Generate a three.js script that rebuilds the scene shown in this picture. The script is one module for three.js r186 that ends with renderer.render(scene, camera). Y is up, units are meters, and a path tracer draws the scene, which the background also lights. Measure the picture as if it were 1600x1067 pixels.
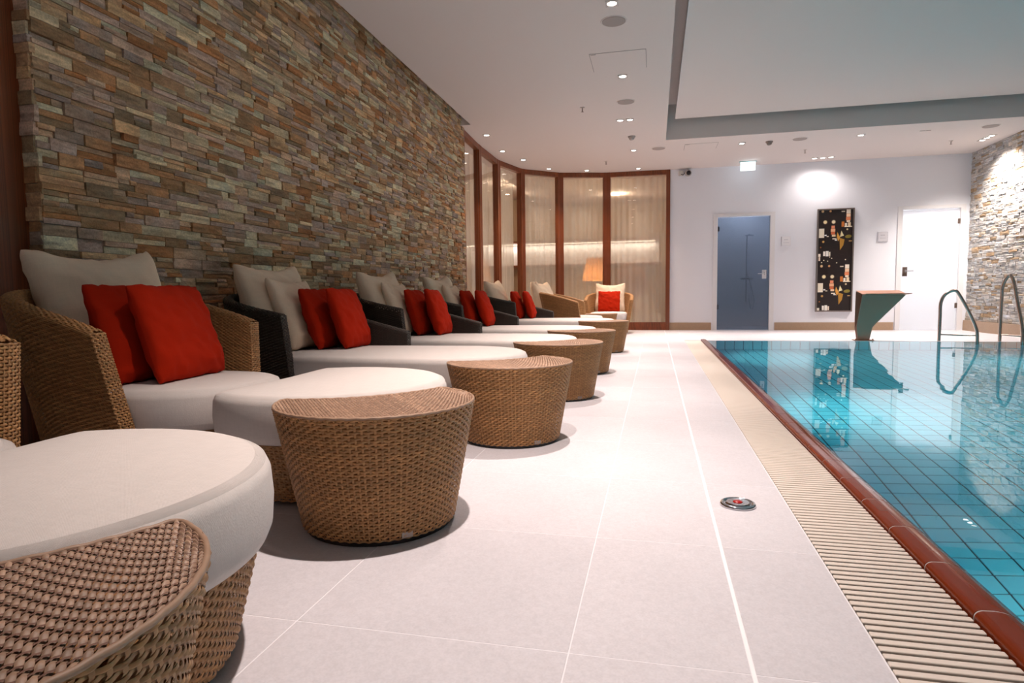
import * as THREE from 'three';
import { mergeGeometries } from 'three/addons/utils/BufferGeometryUtils.js';
import { RoundedBoxGeometry } from 'three/addons/geometries/RoundedBoxGeometry.js';
import { RectAreaLightUniformsLib } from 'three/addons/lights/RectAreaLightUniformsLib.js';

// ---------------------------------------------------------------- camera, exposure
const scene = new THREE.Scene();
const FPX = 967.7, EYE = 0.705, CEIL = 3.071;
const camera = new THREE.PerspectiveCamera(2 * Math.atan(1067 / 2 / FPX) * 180 / Math.PI, 1600 / 1067, 0.05, 60);
camera.position.set(0, EYE, 0);
camera.rotation.order = 'YXZ';
camera.rotation.set(-0.0738824, 0.2272557, -0.0119072);
camera.updateMatrixWorld(true);
const renderer = new THREE.WebGLRenderer({ antialias: true });
renderer.toneMapping = THREE.LinearToneMapping;
renderer.toneMappingExposure = 0.45;
renderer.shadowMap.enabled = true;
RectAreaLightUniformsLib.init();
scene.background = new THREE.Color(0x000000);
const LIGHT = {
  hall: [0xffece3, 82], wash: [0xfff4ee, 2.4], wallWash: [0xfff2e8, 34], window: [0xffe2c8, 26],
  pool: [0xfffaf6, 26], lounge: [0xffe4c4, 8],
};

// ---------------------------------------------------------------- helpers
let seed = 20240517;
const rnd = () => { seed |= 0; seed = seed + 0x6D2B79F5 | 0; let t = Math.imul(seed ^ seed >>> 15, 1 | seed); t = t + Math.imul(t ^ t >>> 7, 61 | t) ^ t; return ((t ^ t >>> 14) >>> 0) / 4294967296; };
const rr = (a, b) => a + (b - a) * rnd();
const hash = (x, y) => { const s = Math.sin(x * 127.1 + y * 311.7) * 43758.5453; return s - Math.floor(s); };
function vnoise(x, y, px = 1e9, py = 1e9) {
  const xi = Math.floor(x), yi = Math.floor(y), fx = x - xi, fy = y - yi, sx = fx * fx * (3 - 2 * fx), sy = fy * fy * (3 - 2 * fy);
  const w = (a, p) => ((a % p) + p) % p;
  const a = hash(w(xi, px), w(yi, py)), b = hash(w(xi + 1, px), w(yi, py)), c = hash(w(xi, px), w(yi + 1, py)), d = hash(w(xi + 1, px), w(yi + 1, py));
  return a + (b - a) * sx + (c - a) * sy + (a - b - c + d) * sx * sy;
}
const taken = {};
function numbered(n) { const k = taken[n] = (taken[n] ?? -1) + 1; return k ? `${n}_${String(k).padStart(3, '0')}` : n; }
function tag(o, label, category, group, kind) {
  o.userData = { label };
  if (category) o.userData.category = category;
  if (group) o.userData.group = group;
  if (kind) o.userData.kind = kind;
  return o;
}
function shadow(o) { o.castShadow = o.receiveShadow = true; return o; }
function part(name, geo, mat, parent, kind) {
  const m = shadow(new THREE.Mesh(Array.isArray(geo) ? mergeGeometries(geo.map((g) => clean(g))) : geo, mat));
  m.name = parent === scene ? numbered(name) : name; parent.add(m);
  if (kind) m.userData.kind = kind;
  return m;
}
function clean(g) {
  let q = g.index ? g.toNonIndexed() : g;
  for (const k of Object.keys(q.attributes)) if (!['position', 'normal', 'uv', 'color'].includes(k)) q.deleteAttribute(k);
  return q;
}
function thing(name, label, category, [x, y, z] = [0, 0, 0], turn = 0, group, kind) {
  const o = new THREE.Group(); o.name = numbered(name); scene.add(o);
  o.position.set(x, y, z); o.rotation.y = turn;
  return tag(o, label, category, group, kind);
}
function dup(src, label, [x, y, z], turn = 0) {
  const c = src.clone(); c.name = numbered(src.name.replace(/_\d{3}$/, '')); scene.add(c);
  c.userData = { ...src.userData }; if (label) c.userData.label = label;
  c.position.set(x, y, z); c.rotation.y = turn; return c;
}
// box from corner to corner, uv in metres
function bx(x0, x1, y0, y1, z0, z1) {
  const g = new THREE.BoxGeometry(x1 - x0, y1 - y0, z1 - z0), p = g.attributes.position, n = g.attributes.normal, uv = g.attributes.uv;
  for (let i = 0; i < p.count; i++) {
    p.setXYZ(i, p.getX(i) + (x0 + x1) / 2, p.getY(i) + (y0 + y1) / 2, p.getZ(i) + (z0 + z1) / 2);
    const ax = Math.abs(n.getX(i)), ay = Math.abs(n.getY(i));
    if (ax > .5) uv.setXY(i, p.getZ(i), p.getY(i)); else if (ay > .5) uv.setXY(i, p.getX(i), p.getZ(i)); else uv.setXY(i, p.getX(i), p.getY(i));
  }
  return g;
}
function rbox(w, h, d, r, x = 0, y = 0, z = 0, s = 2) { const g = new RoundedBoxGeometry(w, h, d, s, r); g.translate(x, y, z); return g; }
function cyl(r0, r1, h, x, y, z, seg = 24) { const g = new THREE.CylinderGeometry(r0, r1, h, seg); g.translate(x, y, z); return g; }
function tube(pts, r, seg = 32, closed = false, radial = 8) { return new THREE.TubeGeometry(new THREE.CatmullRomCurve3(pts.map((p) => new THREE.Vector3(...p)), closed, 'centripetal'), seg, r, radial, closed); }

// ---------------------------------------------------------------- textures
function canvasTex(w, h, draw, srgb = true, wrap = true) {
  const c = document.createElement('canvas'); c.width = w; c.height = h; draw(c.getContext('2d'), w, h);
  const t = new THREE.CanvasTexture(c); if (srgb) t.colorSpace = THREE.SRGBColorSpace;
  if (wrap) t.wrapS = t.wrapT = THREE.RepeatWrapping; t.magFilter = THREE.LinearFilter; return t;
}
function dataTex(n, fn, srgb = true) {
  const a = new Uint8Array(n * n * 4);
  for (let j = 0; j < n; j++) for (let i = 0; i < n; i++) { const v = fn(i / n, j / n), k = (j * n + i) * 4; const q = Array.isArray(v) ? v : [v, v, v]; for (let c = 0; c < 3; c++) a[k + c] = Math.max(0, Math.min(255, q[c] * 255)); a[k + 3] = 255; }
  const t = new THREE.DataTexture(a, n, n); if (srgb) t.colorSpace = THREE.SRGBColorSpace; t.wrapS = t.wrapT = THREE.RepeatWrapping; t.magFilter = THREE.LinearFilter; t.minFilter = THREE.LinearMipmapLinearFilter; t.generateMipmaps = true; t.needsUpdate = true; return t;
}
const rep = (t, u, v) => { const c = t.clone(); c.repeat.set(u, v); c.needsUpdate = true; return c; };
// streaky split-face stone
const stoneTex = dataTex(512, (u, v) => {
  const a = vnoise(u * 6, v * 40, 6, 40), b = vnoise(u * 24 + 3, v * 90, 24, 90), c = vnoise(u * 120, v * 120, 120, 120), d = vnoise(u * 9 + 5, v * 9, 9, 9);
  const k = .62 + .22 * a + .12 * b + .14 * (c - .5), w = .06 * (d - .5);
  return [k + w, k, k - w];
});
const stoneBump = dataTex(512, (u, v) => .45 * vnoise(u * 10, v * 30, 10, 30) + .35 * vnoise(u * 34, v * 60, 34, 60) + .2 * vnoise(u * 128, v * 128, 128, 128), false);
// porcelain floor tile: fine speckle
const tileTex = dataTex(512, (u, v) => {
  const c = vnoise(u * 180, v * 180, 180, 180), d = vnoise(u * 60 + 9, v * 60, 60, 60), e = vnoise(u * 5, v * 5, 5, 5);
  const k = .94 + .045 * (c - .5) + .03 * (d - .5) + .02 * (e - .5); return [k, k * .995, k * .99];
});
// linen cloth
const linen = dataTex(256, (u, v) => {
  const a = .5 + .5 * Math.sin(u * 2 * Math.PI * 64), b = .5 + .5 * Math.sin(v * 2 * Math.PI * 64), n = vnoise(u * 40, v * 8, 40, 8), m = vnoise(u * 8, v * 40, 8, 40);
  return .95 + .03 * (a * b) + .018 * (n + m - 1);
});
const linenBump = dataTex(256, (u, v) => .5 + .25 * Math.sin(u * 2 * Math.PI * 64) * Math.sin(v * 2 * Math.PI * 64) + .25 * vnoise(u * 64, v * 64, 64, 64), false);
// wood with vertical grain
const woodTex = dataTex(512, (u, v) => {
  const w = vnoise(u * 5, v * 2, 5, 2), a = vnoise(u * 70 + w * 4, v * 3, 70, 3), b = vnoise(u * 22 + w * 3, v * 2, 22, 2), c = vnoise(u * 200, v * 12, 200, 12);
  const k = .66 + .2 * a + .16 * b - .1 * c; return [k, k * .97, k * .94];
});
const plaster = dataTex(256, (u, v) => .5 + .3 * vnoise(u * 60, v * 60, 60, 60) + .2 * vnoise(u * 20, v * 20, 20, 20), false);
const waveTex = dataTex(256, (u, v) => .5 * vnoise(u * 4, v * 4, 4, 4) + .35 * vnoise(u * 9, v * 9, 9, 9) + .15 * vnoise(u * 20, v * 20, 20, 20), false);

// ---------------------------------------------------------------- materials
const std = (c, o = {}) => new THREE.MeshStandardMaterial({ color: c, roughness: .7, ...o });
const phy = (c, o = {}) => new THREE.MeshPhysicalMaterial({ color: c, roughness: .7, ...o });
const M = {
  white: std(0xecedf4, { roughness: .92, bumpMap: rep(plaster, 1.5, 1.5), bumpScale: .0004 }),
  ceiling: std(0xdad0cc, { roughness: .95 }),
  tile: [0xdcdae0, 0xdedce2, 0xd9d7dd].map((c) => std(c, { roughness: .42, map: tileTex })),
  grout: std(0xe4e2e6, { roughness: .9 }), sealant: std(0xf4f4f6, { roughness: .5 }),
  skirting: std(0xb79a80, { roughness: .5, map: tileTex }),
  stone: std(0xffffff, { roughness: .85, vertexColors: true, map: stoneTex, bumpMap: stoneBump, bumpScale: .004 }),
  mortar: std(0x857a6e, { roughness: 1 }),
  wood: std(0x97502a, { roughness: .38, map: woodTex }),
  strip: std(0x8e8a86, { roughness: .35, metalness: .7 }),
  glass: phy(0xffffff, { transmission: 1, roughness: .0, thickness: 0, ior: 1.5 }),
  sheer: phy(0xf7f2ea, { transmission: .74, roughness: .66, thickness: 0, side: THREE.DoubleSide, specularIntensity: .2 }),
  wicker: phy(0xffffff, { roughness: .52, vertexColors: true, side: THREE.DoubleSide }),
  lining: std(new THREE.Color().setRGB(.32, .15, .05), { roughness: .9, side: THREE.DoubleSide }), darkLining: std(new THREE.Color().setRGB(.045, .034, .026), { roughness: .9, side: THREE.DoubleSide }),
  cream: phy(0xf6dfc4, { roughness: .95, map: linen, bumpMap: linenBump, bumpScale: .0008, specularIntensity: .4 }),
  seat: phy(0xd9d1cc, { roughness: .95, map: linen, bumpMap: linenBump, bumpScale: .0008, specularIntensity: .4 }),
  red: phy(0xb02204, { roughness: .95, map: linen, bumpMap: linenBump, bumpScale: .0006, specularIntensity: .3 }),
  plate: std(0x9a8f88, { roughness: .4, metalness: .6 }),
  chrome: std(0xd8d8dc, { roughness: .08, metalness: 1 }),
  steel: phy(0xc2b3aa, { roughness: .24, metalness: 1 }), brushed: phy(0xb08672, { roughness: .4, metalness: .5 }),
  black: std(0x17151a, { roughness: .4 }),
  coping: phy(0x6e290e, { roughness: .12, specularIntensity: .45 }),
  copingJoint: std(0xb8b0aa, { roughness: .8 }),
  grate: std(0xd6cbc0, { roughness: .55 }),
  poolTile: [0x86d0d8, 0x8bd4db, 0x82ccd5].map((c) => std(c, { roughness: .3 })), poolGrout: std(0x1c3a44, { roughness: .9 }),
  water: phy(0xffffff, { transmission: 1, roughness: 0, ior: 1.33, thickness: 1.3, attenuationColor: new THREE.Color(.45, .87, .96), attenuationDistance: 2.2 }),
  lens: std(0xffffff, { emissive: 0xfff4e8, emissiveIntensity: 14 }), trim: std(0xb9b4b2, { roughness: .4, metalness: .3 }),
  speaker: std(0xa79a95, { roughness: .9 }), gap: std(0x6f6866, { roughness: 1 }),
};
M.woodMat = M.wood; M.wood.map = rep(woodTex, 2.2, .6);

// ---------------------------------------------------------------- lamps
const lampGeo = { trim: null, lens: null };
{
  const s = new THREE.Shape(); const a = .052; s.moveTo(-a, -a); s.lineTo(a, -a); s.lineTo(a, a); s.lineTo(-a, a); s.closePath();
  const h = new THREE.Path(); h.absarc(0, 0, .04, 0, Math.PI * 2, true); s.holes.push(h);
  const g = new THREE.ExtrudeGeometry(s, { depth: .006, bevelEnabled: false, curveSegments: 20 }); g.rotateX(Math.PI / 2); lampGeo.trim = g;
  lampGeo.lens = new THREE.SphereGeometry(.038, 20, 8, 0, Math.PI * 2, Math.PI / 2, Math.PI / 2); lampGeo.lens.scale(1, .28, 1);
}
function downlight(label, x, z, kind, target, heads = [[0, 0]], angle = .64, group) {
  const t = thing('ceiling_downlight', label, 'downlight', [x, CEIL, z], 0, group);
  for (const [dx, dz] of heads) {
    const a = part('trim', lampGeo.trim, M.trim, t); a.position.set(dx, -.0005, dz);
    const l = part('lamp_lens', lampGeo.lens, M.lens, t); l.position.set(dx, -.001, dz); l.castShadow = false;
    const s = new THREE.SpotLight(kind[0], kind[1], 0, angle, 1, 2); s.position.set(dx, -.03, dz); s.castShadow = true; s.shadow.radius = 1.6; s.shadow.mapSize.set(1024, 1024);
    s.name = 'downlight_beam'; t.add(s); t.add(s.target); s.target.position.set(...(target ? [target[0] - x, target[1] - CEIL, target[2] - z] : [dx, -3, dz]));
  }
  return t;
}

// ================================================================ STRUCTURE
const X0 = -2.72, XW = -2.63, XR = 5.33, ZF = -12.44, ZB = 3.0;
// ---- floor
{
  const floor = thing('floor', 'pale porcelain tiled pool deck', 'floor', [0, 0, 0], 0, null, 'structure');
  part('grout_bed', [bx(-7, .434, -.2, -.0008, -17, ZB), bx(.434, XR + .2, -.2, -.0008, -17, -9.70), bx(4.98, XR + .2, -.2, -.0008, -9.70, ZB)], M.grout, floor);
  part('sealant_joint', bx(.1788, .1852, -.004, -.0005, ZF, ZB), M.sealant, floor);
  const xs = [[-2.62 - .0, -2.558], [-2.558, -1.96], [-1.96, -1.361], [-1.361, -.762], [-.762, -.163], [-.163, .1788], [.1852, .432]];
  const J = .0014, geos = {};
  const put = (x0, x1, z0, z1) => {
    const w = +(x1 - x0 - 2 * J).toFixed(4), d = +(z1 - z0 - 2 * J).toFixed(4), k = w + 'x' + d;
    if (!geos[k]) { const g = rbox(w, .012, d, .0012, 0, -.006, 0, 1); const p = g.attributes.position, uv = g.attributes.uv; for (let i = 0; i < p.count; i++) uv.setXY(i, p.getX(i) * 1.6, p.getZ(i) * 1.6); geos[k] = g; }
    const m = part('floor_tile', geos[k], M.tile[Math.floor(rnd() * 3)], floor); m.position.set((x0 + x1) / 2, 0, (z0 + z1) / 2);
  };
  const zs = []; for (let z = -1.168 + .597 * 4; z > ZF; z -= .597) zs.push(z); zs.push(ZF);
  for (let r = 0; r < zs.length - 1; r++) {
    const z1 = zs[r], z0 = zs[r + 1];
    xs.forEach(([a, b], c) => { if (c === 0) a = X0; put(a, b, z0, z1); });
    if (z1 < -9.70) for (let x = .434; x < XR; x += .6) put(x, Math.min(x + .6, XR), z0, z1);
    else if (z0 < -9.70) for (let x = .434; x < XR; x += .6) put(x, Math.min(x + .6, XR), z0, -9.70);
  }
  for (let z = ZB; z > -9.7; z -= .597) put(4.985, XR, Math.max(z - .597, -9.7), z);
  part('lounge_carpet', bx(-7, .3, -.003, .001, -17, ZF - .3), std(0x8d7a68, { roughness: 1 }), floor);
}
// ---- plain walls
function struct(name, geo, mat, label) { return tag(part(name, geo, mat, scene), label || name.replace(/_/g, ' '), 'wall', null, 'structure'); }
{
  const D1 = [1.10, 2.135, 2.17], D2 = [4.24, 5.245, 2.175];   // door openings x0, x1, top
  struct('wall_far', [bx(.277, D1[0], 0, 3.6, ZF - .2, ZF), bx(D1[0], D1[1], D1[2], 3.6, ZF - .2, ZF), bx(D1[1], D2[0], 0, 3.6, ZF - .2, ZF), bx(D2[0], D2[1], D2[2], 3.6, ZF - .2, ZF), bx(D2[1], XR + .3, 0, 3.6, ZF - .2, ZF)], M.white, 'white plastered end wall');
  struct('wall_near', bx(-7.2, XR + .3, -1.6, 3.9, ZB, ZB + .2), M.white, 'white wall behind the viewer');
  const loungeWall = std(0xb7a48c, { roughness: .95 });
  struct('wall_left', bx(-7.2, -7, -.2, 3.9, -17, ZB), loungeWall, 'outer wall of the lounge');
  struct('wall_lounge', bx(-7.2, XR + .3, -.2, 3.9, -17.2, -17), loungeWall, 'back wall of the lounge');
  struct('wall_partition', bx(.3, .4, 0, 3.6, -17, ZF - .2), loungeWall, 'partition beside the lounge');
  // small lit rooms behind the two doors
  struct('wall_cabin', [bx(.4, XR + .3, 0, 3.6, ZF - 1.5, ZF - 1.4), bx(3.2, 3.3, 0, 3.6, ZF - 1.4, ZF - .2), bx(XR + .2, XR + .3, 0, 3.6, ZF - 1.4, ZF - .2)], M.white, 'cabin walls behind the doors');
  let n = 0;
  for (const [a, b] of [[.277, D1[0] - .05], [D1[1] + .05, D2[0] - .05], [D2[1] + .05, XR]]) { n++; const s = struct('baseboard_far', bx(a, b, 0, .145, ZF, ZF + .012), M.skirting, 'beige tile skirting'); }
  struct('baseboard_right', bx(XR - .03, XR, 0, .18, ZF, ZB), M.skirting, 'beige tile skirting');
}
// ---- ceiling with recess and floating panel
{
  const cx = .152, cz = -10.06, top = 3.60;
  struct('ceiling', [bx(-2.5, cx, CEIL, CEIL + .03, -12.7, ZB), bx(-3.0, -2.5, CEIL, CEIL + .03, -12.7, -8.424), bx(cx, XR + .2, CEIL, CEIL + .03, -12.7, cz), bx(5.22, XR + .2, CEIL, CEIL + .03, cz, ZB),
    bx(-2.5, -2.48, CEIL + .03, top, -8.424, ZB), bx(-2.66, -2.48, CEIL + .03, top, -8.444, -8.424), bx(cx - .02, cx, CEIL + .03, top, cz, ZB), bx(cx - .02, 5.24, CEIL + .03, top, cz - .02, cz), bx(5.22, 5.24, CEIL + .03, top, cz, ZB),
    bx(-2.9, XR + .3, top, top + .2, -12.7, ZB + .2), bx(-7.2, -2.9, 3.35, top + .2, -17.2, ZB + .2), bx(-3, XR + .3, 3.1, top + .2, -17.2, -12.64)], M.ceiling, 'white suspended ceiling with a recess above the pool');
  const p = part('ceiling_panel', bx(cx + .132, 5.08, 3.344, 3.394, cz + .132, ZB - .15), M.ceiling, scene);
  tag(p, 'large floating white panel in the ceiling recess over the pool', 'ceiling panel', null, 'structure');
}
// ---- pool: basin, water, coping, grating
const PX0 = .762, PX1 = 4.97, PZ0 = -9.68, PZ1 = 2.6, PD = -1.35;
{
  const basin = thing('pool_basin', 'turquoise tiled swimming pool basin with dark joints', 'pool', [0, 0, 0], 0, null, 'structure');
  part('joint_bed', [bx(PX0 - .1, PX1 + .1, PD - .2, PD - .008, PZ0 - .1, PZ1 + .1), bx(PX0 - .25, PX0 - .008, PD, -.06, PZ0 - .1, PZ1 + .1), bx(PX1 + .008, PX1 + .2, PD, -.005, PZ0 - .1, PZ1 + .1), bx(PX0 - .1, PX1 + .1, PD, -.06, PZ0 - .25, PZ0 - .008), bx(PX0 - .1, PX1 + .1, PD, -.005, PZ1 + .008, PZ1 + .2)], M.poolGrout, basin);
  const S = .1295, J = .0045, tg = rbox(S - 2 * J, .012, S - 2 * J, .002, 0, -.006, 0, 1);
  const cells = [];
  for (let i = -4; i < 29; i++) for (let k = -41; k < 54; k++) {
    const x = 1.273 + S * (i + .5), z = -2.67 - S * (k + .5);
    if (x < PX0 - .02 || x > PX1 || z < PZ0 || z > PZ1) continue;
    cells.push([x, z]);
  }
  // seen through the surface: nearest visible tiles are built one by one
  const vis = (x, z) => { const q = new THREE.Vector3(x * .78, -.35, z * .78).project(camera); return Math.abs(q.x) < 1.02 && Math.abs(q.y) < 1.02 && q.z < 1 && x > PX0 + .3; };
  const order = cells.map(([x, z]) => [x, z, vis(x, z) ? x * x + z * z : 1e6 + x * x + z * z]).sort((a, b) => a[2] - b[2]);
  const rest = [];
  order.forEach(([x, z], n) => {
    if (n < 300) { const m = part('pool_tile', tg, M.poolTile[Math.floor(rnd() * 3)], basin); m.position.set(x, PD, z); }
    else { const g = bx(x - S / 2 + J, x + S / 2 - J, PD - .012, PD, z - S / 2 + J, z + S / 2 - J); rest.push(g); }
  });
  part('pool_tile_field', rest, M.poolTile[0], basin, 'stuff');
  const side = [];
  for (let y = PD; y < -.12; y += S) {
    for (let z = PZ0; z < PZ1 - S; z += S) { side.push(bx(PX0 - .01, PX0, y + J, y + S - J, z + J, z + S - J)); side.push(bx(PX1, PX1 + .01, y + J, y + S - J, z + J, z + S - J)); }
    for (let x = PX0; x < PX1 - S / 2; x += S) { side.push(bx(x + J, x + S - J, y + J, y + S - J, PZ0 - .01, PZ0)); side.push(bx(x + J, x + S - J, y + J, y + S - J, PZ1, PZ1 + .01)); }
  }
  part('pool_wall_tile_field', side, M.poolTile[0], basin, 'stuff');

  const w = part('pool_water', bx(PX0 - .03, PX1 + .06, PD - .06, .0, PZ0 - .06, PZ1 + .06), M.water, scene);
  M.water.bumpMap = rep(waveTex, .5, .5); M.water.bumpScale = .0012;
  tag(w, 'clear still turquoise water filling the pool', 'water', null, 'stuff'); w.castShadow = false;

  // coping: glazed brown rounded tiles
  const cop = thing('pool_coping', 'glazed brown rounded edge tiles along the pool', 'pool edge', [0, 0, 0], 0, null, 'structure');
  const profile = (d) => { const p = new THREE.Shape(); p.moveTo(.673 + d, -.05); p.lineTo(.673 + d, .004 - d); p.quadraticCurveTo(.676 + d, .016 - d, .690, .018 - d); p.lineTo(.712, .019 - d);
    p.quadraticCurveTo(.752 - d, .018 - d, .772 - d, -.010); p.lineTo(.778 - d, -.06); p.closePath(); return p; };
  const prof = profile(0);
  const cg = new THREE.ExtrudeGeometry(prof, { depth: .25 - .006, bevelEnabled: false, curveSegments: 8 });
  for (let k = -14; k < 34; k++) { const z = -1.478 - .25 * k; if (z - .25 < PZ0 - .1) continue; const m = part('coping_tile', cg, M.coping, cop); m.position.z = z - .25 + .003; }
  const jg = new THREE.ExtrudeGeometry(profile(.0012), { depth: 12, bevelEnabled: false, curveSegments: 8 }); jg.translate(0, 0, PZ0); part('coping_joint', jg, M.copingJoint, cop);
  part('end_edge', [bx(PX0 - .09, PX1 + .05, -.06, .002, PZ0 - .03, PZ0 + .004), bx(PX1 - .004, PX1 + .02, -.06, .002, PZ0, PZ1)], M.grout, cop);

  // overflow gutter
  const gr = thing('gutter_grating', 'cream slatted overflow grating between deck tiles and brown pool edge', 'grating', [0, 0, 0], 0, null, 'structure');
  part('trench', [bx(.434, .673, -.3, -.16, PZ0, PZ1), bx(.430, .436, -.1, -.006, PZ0, PZ1)], M.grate, gr);
  const bar = rbox(.234, .024, .0182, .003, 0, -.012, 0, 1); let n = 0; const more = [];
  for (let z = -1.10; z > PZ0 + .01; z -= .0268) { if (n++ < 300) { const m = part('slat', bar, M.grate, gr); m.position.set(.5535, -.001, z); } else { const g = bar.clone(); g.translate(.5535, -.001, z); more.push(g); } }
  for (let z = -1.10 + .0268; z < PZ1; z += .0268) { const g = bar.clone(); g.translate(.5535, -.001, z); more.push(g); }
  part('slat_field', more, M.grate, gr, 'stuff');
}
// ---- split-face stone walls
const PAL = [[.60, .52, .42], [.40, .36, .37], [.46, .34, .235], [.50, .41, .33], [.40, .345, .32], [.34, .235, .14], [.62, .52, .41], [.40, .215, .10], [.29, .235, .165], [.54, .42, .28], [.46, .40, .385], [.42, .27, .155], [.66, .58, .49]].map((c) => c.map((v, k) => Math.min(.92, v * [1.72, 1.40, 1.10][k])));
function stoneCells(len, y0, y1, hMin, hMax) {
  const out = []; let y = y0;
  while (y < y1 - .01) {
    const h = Math.min(rr(hMin, hMax), y1 - y); let u = -rr(0, .1);
    while (u < len) {
      const w = rr(.09, .27), a = Math.max(0, u), b = Math.min(len, u + w); u += w; if (b - a < .015) continue;
      if (rnd() < .55) { const s = h * rr(.4, .6); out.push([a, b, y, y + s], [a, b, y + s, y + h]); if (rnd() < .35) { const m = (a + b) / 2 + rr(-.02, .02), q = out.pop(); if (m - a > .03 && b - m > .03) out.push([a, m, q[2], q[3]], [m, b, q[2], q[3]]); else out.push(q); } }
      else out.push([a, b, y, y + h]);
    }
    y += h;
  }
  return out;
}
// one stone: a block with an uneven, slightly chamfered face; (u along the wall, y up, d out of the wall)
function stoneGeo(a, b, y0, y1, d, toWorld) {
  const nx = b - a > .16 ? 4 : 3, ny = 2, P = [], U = [], C = [], I = [], J = .0012;
  let col = PAL[Math.floor(rnd() * PAL.length)]; const k = rr(.72, 1.22); const uo = rnd() * 3, vo = rnd() * 3;
  const tilt = rr(-.004, .004), tv = rr(-.003, .003);
  const push = (u, y, dd, uu, vv) => { P.push(...toWorld(u, y, dd)); U.push(uu * 1.6 + uo, vv * 1.6 + vo); C.push(col[0] * k, col[1] * k, col[2] * k); };
  for (let j = 0; j <= ny; j++) for (let i = 0; i <= nx; i++) {
    const s = i / nx, t = j / ny, edge = (i === 0 || i === nx || j === 0 || j === ny);
    push(a + J + (b - a - 2 * J) * s, y0 + J + (y1 - y0 - 2 * J) * t, d + tilt * (s - .5) + tv * (t - .5) + (edge ? -.003 : 0) + rr(-.0018, .0018), (b - a) * s, (y1 - y0) * t);
  }
  const W = nx + 1; for (let j = 0; j < ny; j++) for (let i = 0; i < nx; i++) { const q = j * W + i; I.push(q, q + 1, q + W, q + 1, q + W + 1, q + W); }
  // sides back into the wall
  const ring = []; for (let i = 0; i <= nx; i++) ring.push(i); for (let j = 1; j <= ny; j++) ring.push(j * W + nx); for (let i = nx - 1; i >= 0; i--) ring.push(ny * W + i); for (let j = ny - 1; j > 0; j--) ring.push(j * W);
  const base = P.length / 3, R = ring.length;
  ring.forEach((q) => { const i = q % W, j = Math.floor(q / W), u = a + J + (b - a - 2 * J) * i / nx, y = y0 + J + (y1 - y0 - 2 * J) * j / ny; P.push(P[q * 3], P[q * 3 + 1], P[q * 3 + 2]); U.push(U[q * 2], U[q * 2 + 1]); C.push(...col.map((v) => v * k)); push(u, y, -.01, (b - a) * i / nx + .05, (y1 - y0) * j / ny); });
  for (let i = 0; i < R; i++) { const p = base + 2 * i, n = base + 2 * ((i + 1) % R); I.push(p, p + 1, n, n, p + 1, n + 1); }
  const g = new THREE.BufferGeometry(); g.setAttribute('position', new THREE.Float32BufferAttribute(P, 3)); g.setAttribute('uv', new THREE.Float32BufferAttribute(U, 2)); g.setAttribute('color', new THREE.Float32BufferAttribute(C, 3)); g.setIndex(I);
  return g.toNonIndexed();
}
function finishStone(g) { g.computeVertexNormals(); return g; }
{
  const ZN = -2.235, ZE = -8.56, wall = thing('wall_stone', 'split-face natural stone cladding wall behind the loungers', 'wall', [0, 0, 0], 0, null, 'structure');
  part('backing', bx(-2.95, XW - .03, 0, 3.6, ZE, ZN - .004), M.mortar, wall);
  const toW = (u, y, d) => [XW - .03 + .012 + d, y, ZN - u];
  const cells = stoneCells(ZN - ZE, 0, 3.55, .044, .064).map((c) => {
    const z = ZN - (c[0] + c[1]) / 2, y = (c[2] + c[3]) / 2, q = new THREE.Vector3(XW, y, z).project(camera), inside = Math.abs(q.x) < 1.03 && Math.abs(q.y) < 1.03 && y > .62 + .06 * (-z - 2);
    return { c, s: inside ? (c[1] - c[0]) * (c[3] - c[2]) / (XW * XW + z * z) / (XW * XW + z * z) ** .5 : 0 };
  }).sort((a, b) => b.s - a.s);
  const rest = [];
  cells.forEach(({ c }, n) => { const g = finishStone(stoneGeo(...c, rr(0, .018) + (rnd() < .12 ? .008 : 0), toW)); if (n < 300) part('stone', g, M.stone, wall); else rest.push(g); });
  // return face at the near end
  const toE = (u, y, d) => [XW - .09 + u, y, ZN - .002 + d];
  for (let y = 0; y < 3.5;) { const h = rr(.03, .075), g = finishStone(stoneGeo(0, .075 + rr(-.008, .012), y, y + h, rr(.004, .02), toE)); rest.push(g); y += h; }
  const mg = mergeGeometries(rest); part('stone_field', mg, M.stone, wall, 'stuff');
}
{
  const wall = thing('wall_right', 'bright split-face stone wall beside the pool', 'wall', [0, 0, 0], 0, null, 'structure');
  part('backing', bx(XR + .02, XR + .3, 0, 3.6, ZF, ZB), M.mortar, wall);
  const toW = (u, y, d) => [XR + .02 - .012 - d, y, ZF + u];
  PAL.splice(0, PAL.length, [.86, .83, .80], [.82, .80, .79], [.88, .86, .84], [.78, .74, .69], [.84, .80, .74], [.76, .75, .76], [.80, .77, .73], [.84, .82, .80], [.80, .77, .74], [.72, .62, .50], [.62, .44, .27]);
  const rest = stoneCells(ZB - ZF, .18, 3.08, .05, .072).map((c) => finishStone(stoneGeo(...c, rr(0, .013), toW)));
  const g = mergeGeometries(rest); part('stone_field', g, M.stone, wall, 'stuff');
}
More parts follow.
